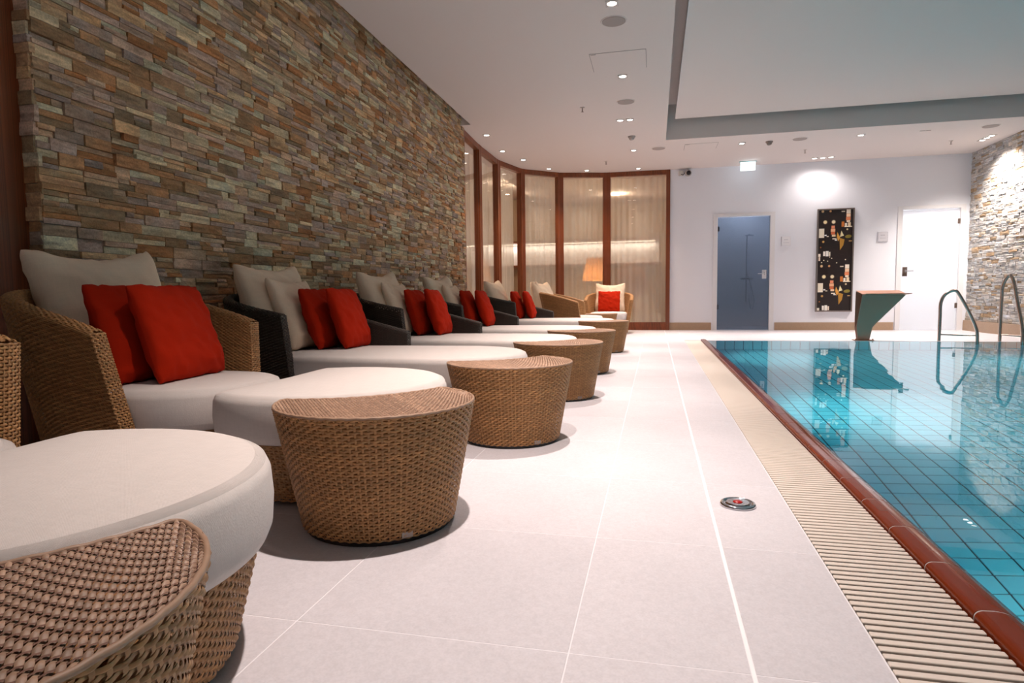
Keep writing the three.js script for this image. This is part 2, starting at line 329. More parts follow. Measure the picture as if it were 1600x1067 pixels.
// ---- glazed timber screen
const WP = [[-2.70, -8.56], [-2.741, -9.58], [-2.721, -10.69], [-2.477, -11.58], [-1.829, -12.155], [-.934, -12.42], [.277, -12.448]];
function curtain(label, len, x, z, turn, y1 = 2.98) {
  const P = [], U = [], I = [], n = Math.round(len * 70), ph = rr(0, 6);
  for (let j = 0; j <= 1; j++) for (let i = 0; i <= n; i++) {
    const s = i / n * len, w = .022 * Math.sin(s * 48 + ph + 1.7 * Math.sin(s * 7 + ph)) + .012 * Math.sin(s * 19 + 2 * ph);
    P.push(s - len / 2, j ? y1 : .03, w * (j ? .8 : 1.1)); U.push(s, j * 3);
  }
  for (let i = 0; i < n; i++) I.push(i, i + 1, i + n + 1, i + 1, i + n + 2, i + n + 1);
  const g = new THREE.BufferGeometry(); g.setAttribute('position', new THREE.Float32BufferAttribute(P, 3)); g.setAttribute('uv', new THREE.Float32BufferAttribute(U, 2)); g.setIndex(I); g.computeVertexNormals();
  const m = part('sheer_curtain', g, M.sheer, scene); m.position.set(x, 0, z); m.rotation.y = turn;
  return tag(m, label, 'curtain', 'sheer curtains behind the timber glazing');
}
const paneNames = ['next to the end of the stone wall', 'second from the stone wall', 'third from the stone wall', 'fourth from the stone wall', 'behind the armchair that faces the loungers', 'next to the white end wall'];
for (let i = 0; i < 6; i++) {
  const [ax, az] = WP[i], [bx_, bz] = WP[i + 1], len = Math.hypot(bx_ - ax, bz - az), turn = Math.atan2(-(bz - az), bx_ - ax);
  const w = new THREE.Group(); w.name = 'window_' + (i + 2); scene.add(w); w.position.set((ax + bx_) / 2, 0, (az + bz) / 2); w.rotation.y = turn;
  tag(w, 'tall timber framed window ' + paneNames[i], 'window', null, 'structure');
  const h = len / 2, st = .066;
  part('stile', rbox(st, CEIL, .1, .004, -h + st / 2 + .004, CEIL / 2, 0), M.wood, w); part('stile', rbox(st, CEIL, .1, .004, h - st / 2 - .004, CEIL / 2, 0), M.wood, w);
  part('head_rail', rbox(len - 2 * st, .085, .09, .004, 0, CEIL - .043, 0), M.wood, w); part('bottom_rail', rbox(len - 2 * st, .155, .09, .004, 0, .078, 0), M.wood, w);
  part('pane', bx(-h + st, h - st, .15, CEIL - .08, -.004, .004), M.glass, w);
  part('glazing_bead', [bx(-h + st, -h + st + .012, .155, CEIL - .085, .004, .022), bx(h - st - .012, h - st, .155, CEIL - .085, .004, .022)], M.wood, w);
  curtain('sheer beige curtain hanging ' + paneNames[i], len * .99, (ax + bx_) / 2 + (-Math.sin(turn)) * .16 * 1, (az + bz) / 2 - Math.cos(turn) * .16, turn);
  if (i > 0) { const c = part('trim', rbox(.05, CEIL, .07, .01, ax, CEIL / 2, az), M.wood, scene); c.name = 'trim_' + i; tag(c, 'timber corner post of the glazed screen', 'post', null, 'structure'); }
}
{ // near window, left of the stone wall
  const w = new THREE.Group(); w.name = 'window_1'; scene.add(w); w.position.set(X0 - .05, 0, 0); tag(w, 'timber framed window before the near end of the stone wall', 'window', null, 'structure');
  part('stile', rbox(.1, CEIL, .17, .004, .0, CEIL / 2, -2.155), M.wood, w); part('bottom_rail', rbox(.09, .15, 4.6, .004, 0, .075, .25), M.wood, w); part('head_rail', rbox(.09, .1, 4.6, .004, 0, CEIL - .05, .25), M.wood, w);
  part('edge_strip', bx(.01, .03, .15, CEIL - .1, -2.072, -2.05), M.strip, w);
  part('pane', bx(-.004, .004, .15, CEIL - .08, -2.05, 2.55), M.glass, w); part('stile', rbox(.1, CEIL, .4, .004, 0, CEIL / 2, 2.75), M.wood, w);
  part('lintel', bx(-.06, .06, CEIL, 3.6, -2.24, 3), M.white, w);
  curtain('dark-looking sheer curtain behind the window before the stone wall', 4.3, X0 - .3, .1, Math.PI / 2);
}
// ---- doors
function door(n, label, x0, x1, top, leafMat, handleX, hingeX, handSign) {
  const d = new THREE.Group(); d.name = 'door_' + n; scene.add(d); d.position.set((x0 + x1) / 2, 0, ZF); tag(d, label, 'door', null, 'structure');
  const w = x1 - x0, f = .05;
  part('door_frame', [bx(-w / 2 - .03, -w / 2 + f, 0, top + .03, -.1, .016), bx(w / 2 - f, w / 2 + .03, 0, top + .03, -.1, .016), bx(-w / 2 + f, w / 2 - f, top - f + .02, top + .03, -.1, .016)], std(0xe6e4e6, { roughness: .45 }), d);
  part('door_leaf', rbox(w - 2 * f - .01, top - f - .0, .01, .002, 0, (top - f) / 2 + .008, -.02), leafMat, d);
  const lock = part('lock_plate', rbox(.075, .165, .02, .004, handleX, 1.05, -.006), n === 1 ? std(0xe2dfe0, { roughness: .3, metalness: .4 }) : std(0x86756c, { roughness: .3, metalness: .8 }), d);
  part('handle', [cyl(.008, .008, .05, handleX, 1.06, .02, 12).rotateX(0), rbox(.13, .017, .017, .006, handleX + handSign * .06, 1.06, .045)], M.chrome, d);
  for (const y of [1.915, .44]) part('hinge', rbox(.075, .09, .026, .004, hingeX, y, -.002), n === 1 ? std(0x3b3b44, { roughness: .4, metalness: .5 }) : std(0x86756c, { roughness: .3, metalness: .8 }), d);
  return d;
}
door(1, 'blue-grey glass door with steel lever handle', 1.10, 2.135, 2.17, phy(0xb6bec6, { transmission: .92, roughness: .22, thickness: 0, ior: 1.5 }), .375, -.47, -1);
door(2, 'bright backlit white glass door beside the stone wall', 4.24, 5.245, 2.175, phy(0xffffff, { transmission: .8, roughness: 1, thickness: 0, specularIntensity: .3 }), -.39, .455, 1);
{ // shower room behind the blue glass door
  const c = thing('shower_lamp', 'small round ceiling lamp inside the shower room behind the blue glass door', 'lamp', [1.75, 2.75, ZF - .85]);
  part('lamp_housing', cyl(.09, .09, .04, 0, .02, 0), M.trim, c); part('lamp_lens', cyl(.075, .075, .012, 0, -.004, 0), std(0xffffff, { emissive: 0xdfeaff, emissiveIntensity: 2 }), c);
  const l = new THREE.PointLight(0xeef2ff, 4.6, 0, 2); l.position.set(0, -.06, 0); l.castShadow = true; l.shadow.radius = 3; c.add(l);
  const s = thing('shower_column', 'chrome shower column with hose dimly visible through the blue glass door', 'shower', [1.85, 0, ZF - 1.3]);
  part('riser', cyl(.014, .014, 1.3, 0, 1.15, 0, 12), M.chrome, s); part('arm', tube([[0, 1.8, 0], [0, 1.88, .06], [0, 1.88, .3]], .012, 16), M.chrome, s); part('shower_head', cyl(.1, .11, .02, 0, 1.86, .3), M.chrome, s);
  part('hose', tube([[0, 1.15, .03], [.1, .8, .06], [.16, .5, .06], [.1, .35, .05], [.05, .6, .04]], .009, 32), M.chrome, s); part('mixer', rbox(.26, .05, .05, .015, 0, 1.0, .04), M.chrome, s);
  struct('ceiling_cabin', bx(.4, XR + .3, 2.8, 2.84, ZF - 1.4, ZF - .2), M.white, 'cabin ceiling');
}
{ // lamp in the cabin behind the white door
  const c = thing('cabin_light', 'white ceiling lamp lighting the room behind the white glass door', 'lamp', [4.75, 2.6, ZF - .9]);
  part('lamp_housing', rbox(.8, .04, .3, .01, 0, .03, 0), M.trim, c); part('lamp_diffuser', rbox(.76, .012, .26, .004, 0, .004, 0), std(0xffffff, { emissive: 0xffffff, emissiveIntensity: 3 }), c);
  const l = new THREE.RectAreaLight(0xffffff, 75, .76, .26); l.position.set(0, -.01, 0); l.rotation.x = -Math.PI / 2; l.name = 'cabin_glow'; c.add(l);
}

// ================================================================ LAMPS
for (const [z, s] of [[-1.76, 'above the half-moon table nearest the floor button'], [-3.52, 'above the deck by the first dark chaise'], [-5.29, 'beside the round speaker and hatch'], [-7.03, 'between hatch and the second round speaker'], [-10.60, 'between smoke detector and glazed screen'], [1.75, 'over the deck near the entrance']])
  downlight('square trimmed ceiling downlight ' + s, -.355, z, LIGHT.hall, null, [[0, 0]], .66, 'downlights along the deck');
downlight('twin ceiling downlight with two lamps side by side', -.41, -8.76, [LIGHT.hall[0], LIGHT.hall[1] * .55], null, [[-.065, 0], [.065, 0]], .66, 'downlights along the deck');
const winLights = [[-2.435, -9.02], [-2.45, -10.07], [-2.257, -10.80], [-1.95, -11.68], [-1.28, -12.04], [-.32, -12.13]];
winLights.forEach(([x, z], i) => downlight('small downlight above the window ' + paneNames[i], x, z, LIGHT.window, null, [[0, 0]], .62, 'downlights following the glazed screen'));
downlight('triple ceiling spotlight washing the white end wall', 2.876, -12.11, LIGHT.wash, null, [[-.13, -.02], [0, 0], [.13, .02]], 1.35);
downlight('square downlight near the smoke detector and exit sign', 1.33, -10.6, LIGHT.hall, null, [[0, 0]], .66, 'downlights along the recess');
downlight('square downlight between air slots and round speaker', 3.03, -10.55, LIGHT.hall, null, [[0, 0]], .66, 'downlights along the recess');
downlight('triple spotlight washing the bright stone wall', 5.03, -11.28, LIGHT.wallWash, null, [[0, -.14], [0, 0], [0, .14]], 1.05);
// underwater lamps
for (const [x, z, s, l_] of [[PX0, -1.9, 1, 'below the brown edge near the deck button'], [PX0, -5.4, 1, 'below the brown edge midway along the pool'], [PX0, -8.6, 1, 'below the brown edge next to the far pool end'], [PX1, -1.2, -1, 'below the stone wall opposite the deck button'], [PX1, -4.8, -1, 'below the stone wall midway along the pool'], [PX1, -8.2, -1, 'below the stone wall next to the handrails']]) {
  const l = thing('underwater_light', 'round underwater lamp ' + l_, 'lamp', [x, -.62, z], 0, 'underwater lamps');
  part('lamp_ring', new THREE.TorusGeometry(.085, .012, 8, 24).rotateY(Math.PI / 2), M.chrome, l); const e = part('lamp_lens', cyl(.08, .08, .02, 0, 0, 0).rotateZ(Math.PI / 2), std(0xffffff, { emissive: 0xe8fbff, emissiveIntensity: 4 }), l); e.castShadow = false;
  const p = new THREE.SpotLight(LIGHT.pool[0], LIGHT.pool[1], 0, 1.35, 1, 2); p.position.set(s * .04, 0, 0); p.castShadow = true; p.shadow.radius = 4; l.add(p); l.add(p.target); p.target.position.set(s * 2, -.35, 0);
}

// ================================================================ WICKER FURNITURE
// woven surface: fn(u, v) gives a point; rows of flat strands run along u over and under stakes
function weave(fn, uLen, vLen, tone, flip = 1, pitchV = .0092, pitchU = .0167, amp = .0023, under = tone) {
  const rows = Math.max(2, Math.round(vLen / pitchV)), stakes = Math.max(4, Math.round(uLen / pitchU)), N = stakes * 4, P = [], C = [], I = [];
  const A = new THREE.Vector3(), B = new THREE.Vector3(), D = new THREE.Vector3(), n = new THREE.Vector3(), e = 1e-3;
  const cache = new Map();
  for (let j = 0; j < rows; j++) {
    const v0 = j / rows, dv = .40 / rows, base = P.length / 3, k0 = rr(.82, 1.14);
    for (let i = 0; i <= N; i++) {
      const u = i / N, v = v0 + .5 / rows;
      const p = fn(u, v), pu = fn(Math.min(1, u + e), v), pm = fn(Math.max(0, u - e), v), pv = fn(u, Math.min(1, v + e)), pw = fn(u, Math.max(0, v - e));
      A.subVectors(pu, pm); B.subVectors(pv, pw); n.crossVectors(A, B).normalize().multiplyScalar(flip);
      const wv = Math.sin(Math.PI * stakes * u + Math.PI * j), d = amp * wv, tw = .10 / rows * Math.cos(Math.PI * stakes * u + Math.PI * j);
      const k = k0 * (.78 + .44 * hash(j * 7.3, Math.floor(stakes * u)));
      for (const [q, o] of [[-dv, -.0013], [0, .0012], [dv, -.0013]]) { const r = fn(u, Math.min(1, Math.max(0, v + q + tw))); P.push(r.x + n.x * (d + o), r.y + n.y * (d + o), r.z + n.z * (d + o)); C.push(tone[0] * k, tone[1] * k, tone[2] * k); }
    }
    for (let i = 0; i < N; i++) { const q = base + 3 * i; for (const s of [0, 1]) { const a = q + s, b = q + s + 1, c = q + s + 3, f = q + s + 4; I.push(a, c, b, b, c, f); } }
  }
  // upright stakes that the strands pass over and under
  for (let i = 0; i < stakes; i++) {
    const base = P.length / 3, u = (i + .5) / stakes, w = .17 / stakes, k = rr(.85, 1.15);
    for (let j = 0; j < rows; j++) {
      const v = (j + .5) / rows; A.subVectors(fn(Math.min(1, u + e), v), fn(Math.max(0, u - e), v)); B.subVectors(fn(u, Math.min(1, v + e)), fn(u, Math.max(0, v - e))); n.crossVectors(A, B).normalize().multiplyScalar(flip * -.7 * amp * ((i + j) % 2 ? -1 : 1));
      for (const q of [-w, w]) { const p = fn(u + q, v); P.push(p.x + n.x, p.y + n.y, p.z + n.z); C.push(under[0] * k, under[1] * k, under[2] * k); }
    }
    for (let j = 0; j < rows - 1; j++) { const q = base + 2 * j; I.push(q, q + 1, q + 2, q + 1, q + 3, q + 2); }
  }
  const g = new THREE.BufferGeometry(); g.setAttribute('position', new THREE.Float32BufferAttribute(P, 3)); g.setAttribute('color', new THREE.Float32BufferAttribute(C, 3)); g.setIndex(I); g.computeVertexNormals(); return g;
}
// plain lining board some way behind a woven surface
function sheet(fn, nu, nv, off, flip = 1) {
  const P = [], I = [], A = new THREE.Vector3(), B = new THREE.Vector3(), n = new THREE.Vector3(), e = 1e-3;
  for (let j = 0; j <= nv; j++) for (let i = 0; i <= nu; i++) {
    const u = i / nu, v = j / nv, p = fn(u, v); A.subVectors(fn(Math.min(1, u + e), v), fn(Math.max(0, u - e), v)); B.subVectors(fn(u, Math.min(1, v + e)), fn(u, Math.max(0, v - e))); n.crossVectors(A, B).normalize().multiplyScalar(flip * off); P.push(p.x + n.x, p.y + n.y, p.z + n.z);
  }
  for (let j = 0; j < nv; j++) for (let i = 0; i < nu; i++) { const q = j * (nu + 1) + i; I.push(q, q + 1, q + nu + 1, q + 1, q + nu + 2, q + nu + 1); }
  const g = new THREE.BufferGeometry(); g.setAttribute('position', new THREE.Float32BufferAttribute(P, 3)); g.setIndex(I); g.computeVertexNormals(); return g.toNonIndexed();
}
// closed or open plan polyline by arc length
function planPath(pts, closed) {
  const P = closed ? [...pts, pts[0]] : pts, L = [0]; for (let i = 1; i < P.length; i++) L.push(L[i - 1] + Math.hypot(P[i][0] - P[i - 1][0], P[i][1] - P[i - 1][1]));
  const T = L[L.length - 1];
  const at = (s) => { s = Math.min(1, Math.max(0, s)) * T; let i = 1; while (i < P.length - 1 && L[i] < s) i++; const f = (s - L[i - 1]) / (L[i] - L[i - 1] || 1); return [P[i - 1][0] + (P[i][0] - P[i - 1][0]) * f, P[i - 1][1] + (P[i][1] - P[i - 1][1]) * f]; };
  const nrm = (s) => { const w = (a) => closed ? ((a % 1) + 1) % 1 : Math.min(1, Math.max(0, a)); const a = at(w(s - .008)), b = at(w(s + .008)); const dx = b[0] - a[0], dz = b[1] - a[1], l = Math.hypot(dx, dz) || 1; return [dz / l, -dx / l]; };
  return { at, nrm, len: T };
}
function chaikin(p, n, closed = true) { for (let k = 0; k < n; k++) { const q = []; const m = p.length; for (let i = 0; i < (closed ? m : m - 1); i++) { const a = p[i], b = p[(i + 1) % m]; if (!closed && i === 0) q.push(a); q.push([a[0] * .75 + b[0] * .25, a[1] * .75 + b[1] * .25], [a[0] * .25 + b[0] * .75, a[1] * .25 + b[1] * .75]); if (!closed && i === m - 2) q.push(b); } p = q; } return p; }
const V3 = (x, y, z) => new THREE.Vector3(x, y, z);
const HONEY = [.41, .205, .075], HONEY2 = [.35, .22, .145], DARK = [.045, .034, .026];

// ---- half-moon side table (local +x is the convex side)
const TH = .385, TAPER = .075;
function tableProto() {
  const R = .31, bc = -.55, br = .475, t = thing('side_table', '', 'table', [0, 0, 0], 0, 'half-moon wicker side tables');
  const zt = .275, xt = -Math.sqrt(R * R - zt * zt) * 1, pts = [];
  const xi = (R * R - br * br + bc * bc) / (2 * bc), zi = Math.sqrt(R * R - xi * xi);
  const a0 = Math.atan2(zi, xi); for (let i = 0; i <= 40; i++) { const a = -a0 + 2 * a0 * i / 40; pts.push([R * Math.cos(a), R * Math.sin(a)]); }
  const b0 = Math.asin(zi / br); for (let i = 1; i < 16; i++) { const a = b0 - 2 * b0 * i / 16; pts.push([bc + br * Math.cos(a), br * Math.sin(a)]); }
  const path = planPath(chaikin(pts, 2), true);
  const side = (u, v) => { const p = path.at(u % 1), n = path.nrm(u % 1), k = 1 - TAPER / R * (1 - v); return V3(.06 + (p[0] - .06) * k, .012 + (TH - .018) * v, p[1] * k); };
  const z1 = R - .005;
  const top = (u, v) => { const z = -z1 + 2 * z1 * v, f = Math.sqrt(R * R - z * z) - .004, b = Math.abs(z) < zi ? bc + Math.sqrt(br * br - z * z) + .004 : -Math.sqrt(R * R - z * z) + .004; return V3(b + (f - b) * u, TH - .004, z); };
  part('woven_side', weave(side, path.len * .9, TH, HONEY, -1), M.wicker, t);
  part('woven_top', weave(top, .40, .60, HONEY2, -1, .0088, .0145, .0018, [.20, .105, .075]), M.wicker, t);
  const inset = (u, v) => { const p = side(u, v); return V3(.06 + (p.x - .06) * .88, p.y * .93, p.z * .88); }, deck = (u, v) => { const p = top(u, v); return V3(.06 + (p.x - .06) * .9, TH - .034, p.z * .9); };
  part('lining', [sheet(inset, 96, 2, 0), sheet(deck, 24, 32, 0)], M.lining, t);
  const rim = []; for (let i = 0; i < 90; i++) { const p = path.at(i / 90), n = path.nrm(i / 90); rim.push([p[0] - n[0] * .003, TH - .006 + .0012 * (i % 2), p[1] - n[1] * .003]); }
  const rg = tube(rim, .0048, 360, true, 6); rg.setAttribute('color', new THREE.Float32BufferAttribute(new Array(rg.attributes.position.count).fill(HONEY2).flat(), 3)); part('rim', rg, M.wicker, t);
  const fs = new THREE.Shape(); for (let i = 0; i < 60; i++) { const p = path.at(i / 60), n = path.nrm(i / 60); fs[i ? 'lineTo' : 'moveTo'](.06 + (p[0] - .06) * .73, p[1] * .73); }
  const fg = new THREE.ExtrudeGeometry(fs, { depth: .02, bevelEnabled: false }); fg.rotateX(Math.PI / 2); fg.translate(0, .02, 0); part('base', fg, M.black, t);
  const ang = -.08, pl = rbox(.034, .018, .003, .0012, 0, 0, 0); const g = part('maker_plate', pl, M.plate, t); const rr_ = R - .058; g.position.set(rr_ * Math.cos(ang), .026, rr_ * Math.sin(ang)); g.rotation.y = Math.PI / 2 - ang;
  return t;
}
// ---- cushion slab from a plan outline
function slab(pts, y0, y1, r, crown = .012) {
  const path = planPath(pts, true), N = 96, cx = pts.reduce((a, p) => a + p[0], 0) / pts.length, cz = pts.reduce((a, p) => a + p[1], 0) / pts.length;
  const prof = [[r, y0], [r * .3, y0 + r * .3], [0, y0 + r], [-.004, (y0 + y1) / 2], [0, y1 - r], [r * .3, y1 - r * .3], [r, y1]], P = [], U = [], I = [];
  const rings = prof.map((q) => ['o', ...q]); for (const s of [.9, .75, .5, .25]) rings.push(['s', s]);
  for (const rg of rings) for (let i = 0; i < N; i++) {
    const p = path.at(i / N), n = path.nrm(i / N); let x, y, z;
    if (rg[0] === 'o') { x = p[0] - n[0] * rg[1]; z = p[1] - n[1] * rg[1]; y = rg[2]; }
    else { const s = rg[1]; x = cx + (p[0] - n[0] * r - cx) * s; z = cz + (p[1] - n[1] * r - cz) * s; y = y1 + crown * (1 - s * s) + .0015 * vnoise(x * 9 + 40, z * 9 + 40); }
    P.push(x, y, z); if (rg[0] === 'o' && rg[1] < r * .9) U.push(i / N * path.len * 6, y * 6); else U.push(x * 6, z * 6);
  }
  const K = rings.length; for (let k = 0; k < K - 1; k++) for (let i = 0; i < N; i++) { const a = k * N + i, b = k * N + (i + 1) % N; I.push(a, a + N, b, b, a + N, b + N); }
  const c = P.length / 3; P.push(cx, y1 + crown, cz); U.push(cx * 6, cz * 6); for (let i = 0; i < N; i++) I.push((K - 1) * N + i, c, (K - 1) * N + (i + 1) % N);
  const c2 = c + 1; P.push(cx, y0, cz); U.push(0, 0); for (let i = 0; i < N; i++) I.push(i, (i + 1) % N, c2);
  const g = new THREE.BufferGeometry(); g.setAttribute('position', new THREE.Float32BufferAttribute(P, 3)); g.setAttribute('uv', new THREE.Float32BufferAttribute(U, 2)); g.setIndex(I); g.computeVertexNormals(); return g;
}
function piping(pts, y, r, inset) { const path = planPath(pts, true), q = []; for (let i = 0; i < 96; i++) { const p = path.at(i / 96), n = path.nrm(i / 96); q.push([p[0] - n[0] * inset, y, p[1] - n[1] * inset]); } return tube(q, r, 220, true, 5); }
function cushionPart(name, parent, pts, y0, y1, r) { const m = part(name, slab(pts, y0, y1, r), M.seat, parent); part('piping', piping(pts, y1 - r * .42, .0035, r * .38), M.seat, m); part('piping', piping(pts, y0 + r * .42, .0035, r * .38), M.seat, m); return m; }
// ---- woven base drum below a cushion
function drum(parent, pts, y0, y1, taper, tone, name = 'woven_base') {
  let area = 0; pts.forEach((p, i) => { const q = pts[(i + 1) % pts.length]; area += p[0] * q[1] - q[0] * p[1]; }); const flip = area > 0 ? -1 : 1;
  const path = planPath(pts, true), fn = (u, v) => { const p = path.at(u % 1), n = path.nrm(u % 1), k = taper * (1 - v); return V3(p[0] - n[0] * k, y0 + (y1 - y0) * v, p[1] - n[1] * k); };
  part(name, weave(fn, path.len * .93, y1 - y0, tone, flip), M.wicker, parent); part('lining', sheet(fn, 80, 2, -.03, flip), tone === DARK ? M.darkLining : M.lining, parent);
}
// ---- woven shell (back and arms): open plan path, height profile
function shell(parent, pts, hgt, taper, thick, tone, lean) {
  const path = planPath(pts, false), y0 = .02;
  const at = (s, y, off) => { const p = path.at(s), n = path.nrm(s), h = hgt(s), k = taper * (h - y) + off; const f = lean * (h - y) * (Math.pow(Math.abs(2 * s - 1), 6)); return V3(p[0] - n[0] * k + f, y, p[1] - n[1] * k); };
  const outer = (u, v) => at(u, y0 + (hgt(u) - .02 - y0) * v, 0), inner = (u, v) => { const b = .2; return at(u, b + (hgt(u) - .02 - b) * v, thick); };
  const rim = (u, v) => { const a = v * Math.PI, p = at(u, hgt(u) - .02, thick * (.5 - .5 * Math.cos(a))); p.y += .02 * Math.sin(a); return p; };
  const end = (s) => (u, v) => { const p = at(s, y0 + (hgt(s) - y0 - .006) * v, thick * u); const q = at(s ? .99 : .01, y0 + (hgt(s) - y0) * v, thick * u); const bul = .008 * Math.sin(Math.PI * u); const dx = p.x - q.x, dz = p.z - q.z, l = Math.hypot(dx, dz) || 1; return V3(p.x + dx / l * bul, p.y, p.z + dz / l * bul); };
  const hm = Math.max(hgt(0), hgt(.5), hgt(1));
  part('woven_shell', [weave(outer, path.len, hm, tone, -1), weave(inner, path.len * .9, hm - .2, tone, 1)], M.wicker, parent);
  part('lining', sheet((u, v) => at(.012 + .976 * u, y0 + (hgt(u) - .03 - y0) * v, thick * .5), 60, 4, 0), tone === DARK ? M.darkLining : M.lining, parent);
  part('arm_rim', weave(rim, path.len, .09, tone, -1), M.wicker, parent);
  part('arm_front', weave(end(0), thick, hgt(0), tone, 1, .0092, .011), M.wicker, parent); part('arm_front', weave(end(1), thick, hgt(1), tone, -1, .0092, .011), M.wicker, parent);
}
// plan outline facing +x: back is a rounded curve, arms forward
function uPath(xb, xl, xr, w, cx) {
  const p = [[xl, w]], n = 26;
  if (xl > cx + .02) p.push([(xl + cx) / 2, w]);
  for (let i = 0; i <= n; i++) { const a = Math.PI / 2 + Math.PI * i / n, c = Math.cos(a), s = Math.sin(a), e = .96; p.push([cx + (cx - xb) * Math.sign(c) * Math.abs(c) ** e, w * Math.sign(s) * Math.abs(s) ** e]); }
  if (xr > cx + .02) p.push([(xr + cx) / 2, -w]);
  p.push([xr, -w]); return chaikin(p, 2, false);
}
const SEAT = .385;
// ---- tub armchair (origin on the floor below the shell, facing +x): arm fronts at x = .32
function armchair(label, tone, turn, pos) {
  const t = thing('wicker_armchair', label, 'armchair', pos, turn, 'wicker tub armchairs');
  const pts = uPath(-.33, .32, .32, .445, .12);
  shell(t, pts, (s) => { const q = Math.abs(2 * s - 1); return .755 - .15 * q ** 2.2; }, .17, .062, tone, .12);
  const seat = chaikin([[-.20, .25], [-.20, -.25], [.1, -.335], [.40, -.325], [.56, -.25], [.64, -.12], [.65, 0], [.64, .12], [.56, .25], [.40, .325], [.1, .335]], 3);
  cushionPart('seat_cushion', t, seat, SEAT - .15, SEAT, .03);
  const base = chaikin([[.05, .32], [-.17, .18], [-.17, -.18], [.05, -.32], [.36, -.32], [.53, -.23], [.60, 0], [.53, .23], [.36, .32]], 3);
  drum(t, base, .015, SEAT - .15, .05, tone);
  return t;
}
function ottoman(label, pos, turn, tone) {
  const t = thing('ottoman', label, 'ottoman', pos, turn, 'round ottomans'); const r = .45, pts = [];
  const a0 = 2.18; for (let i = 0; i <= 40; i++) { const a = -a0 + 2 * a0 * i / 40; pts.push([r * Math.cos(a), r * Math.sin(a)]); }
  const c = r * Math.cos(a0); for (const z of [.2, 0, -.2]) pts.push([c + .025 * Math.cos(z * 6), z]);
  const pl = chaikin(pts, 3); cushionPart('seat_cushion', t, pl, SEAT - .165, SEAT, .03);
  drum(t, pl.map(([x, z]) => [x * .94, z * .94]), .015, SEAT - .165, .05, tone); return t;
}
function chaiseProto() {
  const t = thing('chaise_longue', '', 'chaise', [0, 0, 0], 0, 'dark wicker chaise longues');
  shell(t, uPath(-1.385, -.80, -.45, .475, -.91), (s) => s < .45 ? .62 + .12 * Math.sin(s / .45 * Math.PI / 2) : .74 - .262 * ((s - .45) / .55) ** 1.15, .13, .055, DARK, .05);
  const r = .44, end = []; for (let i = 0; i <= 24; i++) { const a = -Math.PI / 2 + Math.PI * i / 24; end.push([r * Math.cos(a), r * Math.sin(a)]); }
  const c = chaikin([[-1.22, -.26], ...[[-1.0, -.38], [-.5, -.425]], ...end, [-.5, .425], [-1.0, .38], [-1.22, .26]], 2);
  cushionPart('seat_cushion', t, c, SEAT - .15, SEAT, .03);
  drum(t, c.map(([x, z]) => [x * .95 - .02, z * .92]), .015, SEAT - .15, .05, DARK); return t;
}

// ---- pillows: stands on its lower edge at the origin, faces +z, leans back
function pillowGeo(w, h, thick, pinch, sd) {
  const n = 30, P = [], U = [], I = []; const S = (x, y) => vnoise(x * 3 + sd * 17, y * 3 + sd * 9) - .5;
  for (const f of [1, -1]) {
    const base = P.length / 3;
    for (let j = 0; j <= n; j++) for (let i = 0; i <= n; i++) {
      const a = -Math.cos(Math.PI * i / n), b = -Math.cos(Math.PI * j / n);
      const rc = 1 - (pinch > .1 ? .05 : .03) * a ** 6 * b ** 6; let x = a * w / 2 * (1 - pinch * (1 - b * b) * .5) * rc, y = b * h / 2 * (1 - pinch * (1 - a * a) * (b > 0 ? (pinch > .145 ? 1.5 : 1.1) : .3)) * rc;
      const q = Math.max(0, (1 - a * a) * (1 - b * b)); let z = f * thick / 2 * Math.pow(q, .36) * (1 - .12 * b);
      const edge = Math.pow(q, .25), ca = Math.abs(a) + Math.abs(b), ang = Math.atan2(b, a) * 9;
      z += f * (.020 * S(a * 2, b * 2 + f) * edge + .006 * Math.sin(ang + 5 * S(a, b)) * Math.max(0, ca - .75) * edge + .010 * Math.sin(b * 16 + 6 * S(a * 2.2, b)) * Math.max(0, -b - .35) * edge);
      x += .008 * S(b * 3, 4 + a); y += .010 * S(a * 3 + 7, b);
      P.push(x, y + h / 2, z); U.push(x * 6, y * 6);
    }
    for (let j = 0; j < n; j++) for (let i = 0; i < n; i++) { const q = base + j * (n + 1) + i; if (f > 0) I.push(q, q + 1, q + n + 1, q + 1, q + n + 2, q + n + 1); else I.push(q, q + n + 1, q + 1, q + 1, q + n + 1, q + n + 2); }
  }
  const g = new THREE.BufferGeometry(); g.setAttribute('position', new THREE.Float32BufferAttribute(P, 3)); g.setAttribute('uv', new THREE.Float32BufferAttribute(U, 2)); g.setIndex(I); g.computeVertexNormals(); return g;
}
const PG = { big: [1, 2, 3].map((k) => pillowGeo(.57, .57, .24, .15, k)), mid: [4, 5].map((k) => pillowGeo(.48, .47, .15, .14, k)), red: [6, 7, 8].map((k) => pillowGeo(.405, .39, .13, .05, k)) };
function pillow(kind, v, label, [x, y, z], yaw, lean, group, roll = 0) {
  const big = kind === 'red' ? .2 : .27, g = thing(kind === 'red' ? 'red_pillow' : 'cream_cushion', label, kind === 'red' ? 'pillow' : 'cushion', [x, y, z], 0, group);
  g.rotation.order = 'YXZ'; g.rotation.set(-lean, yaw, roll);
  const b = part('cover', PG[kind][v % PG[kind].length], kind === 'red' ? M.red : M.cream, g);
  return g;
}
const HP = Math.PI / 2;
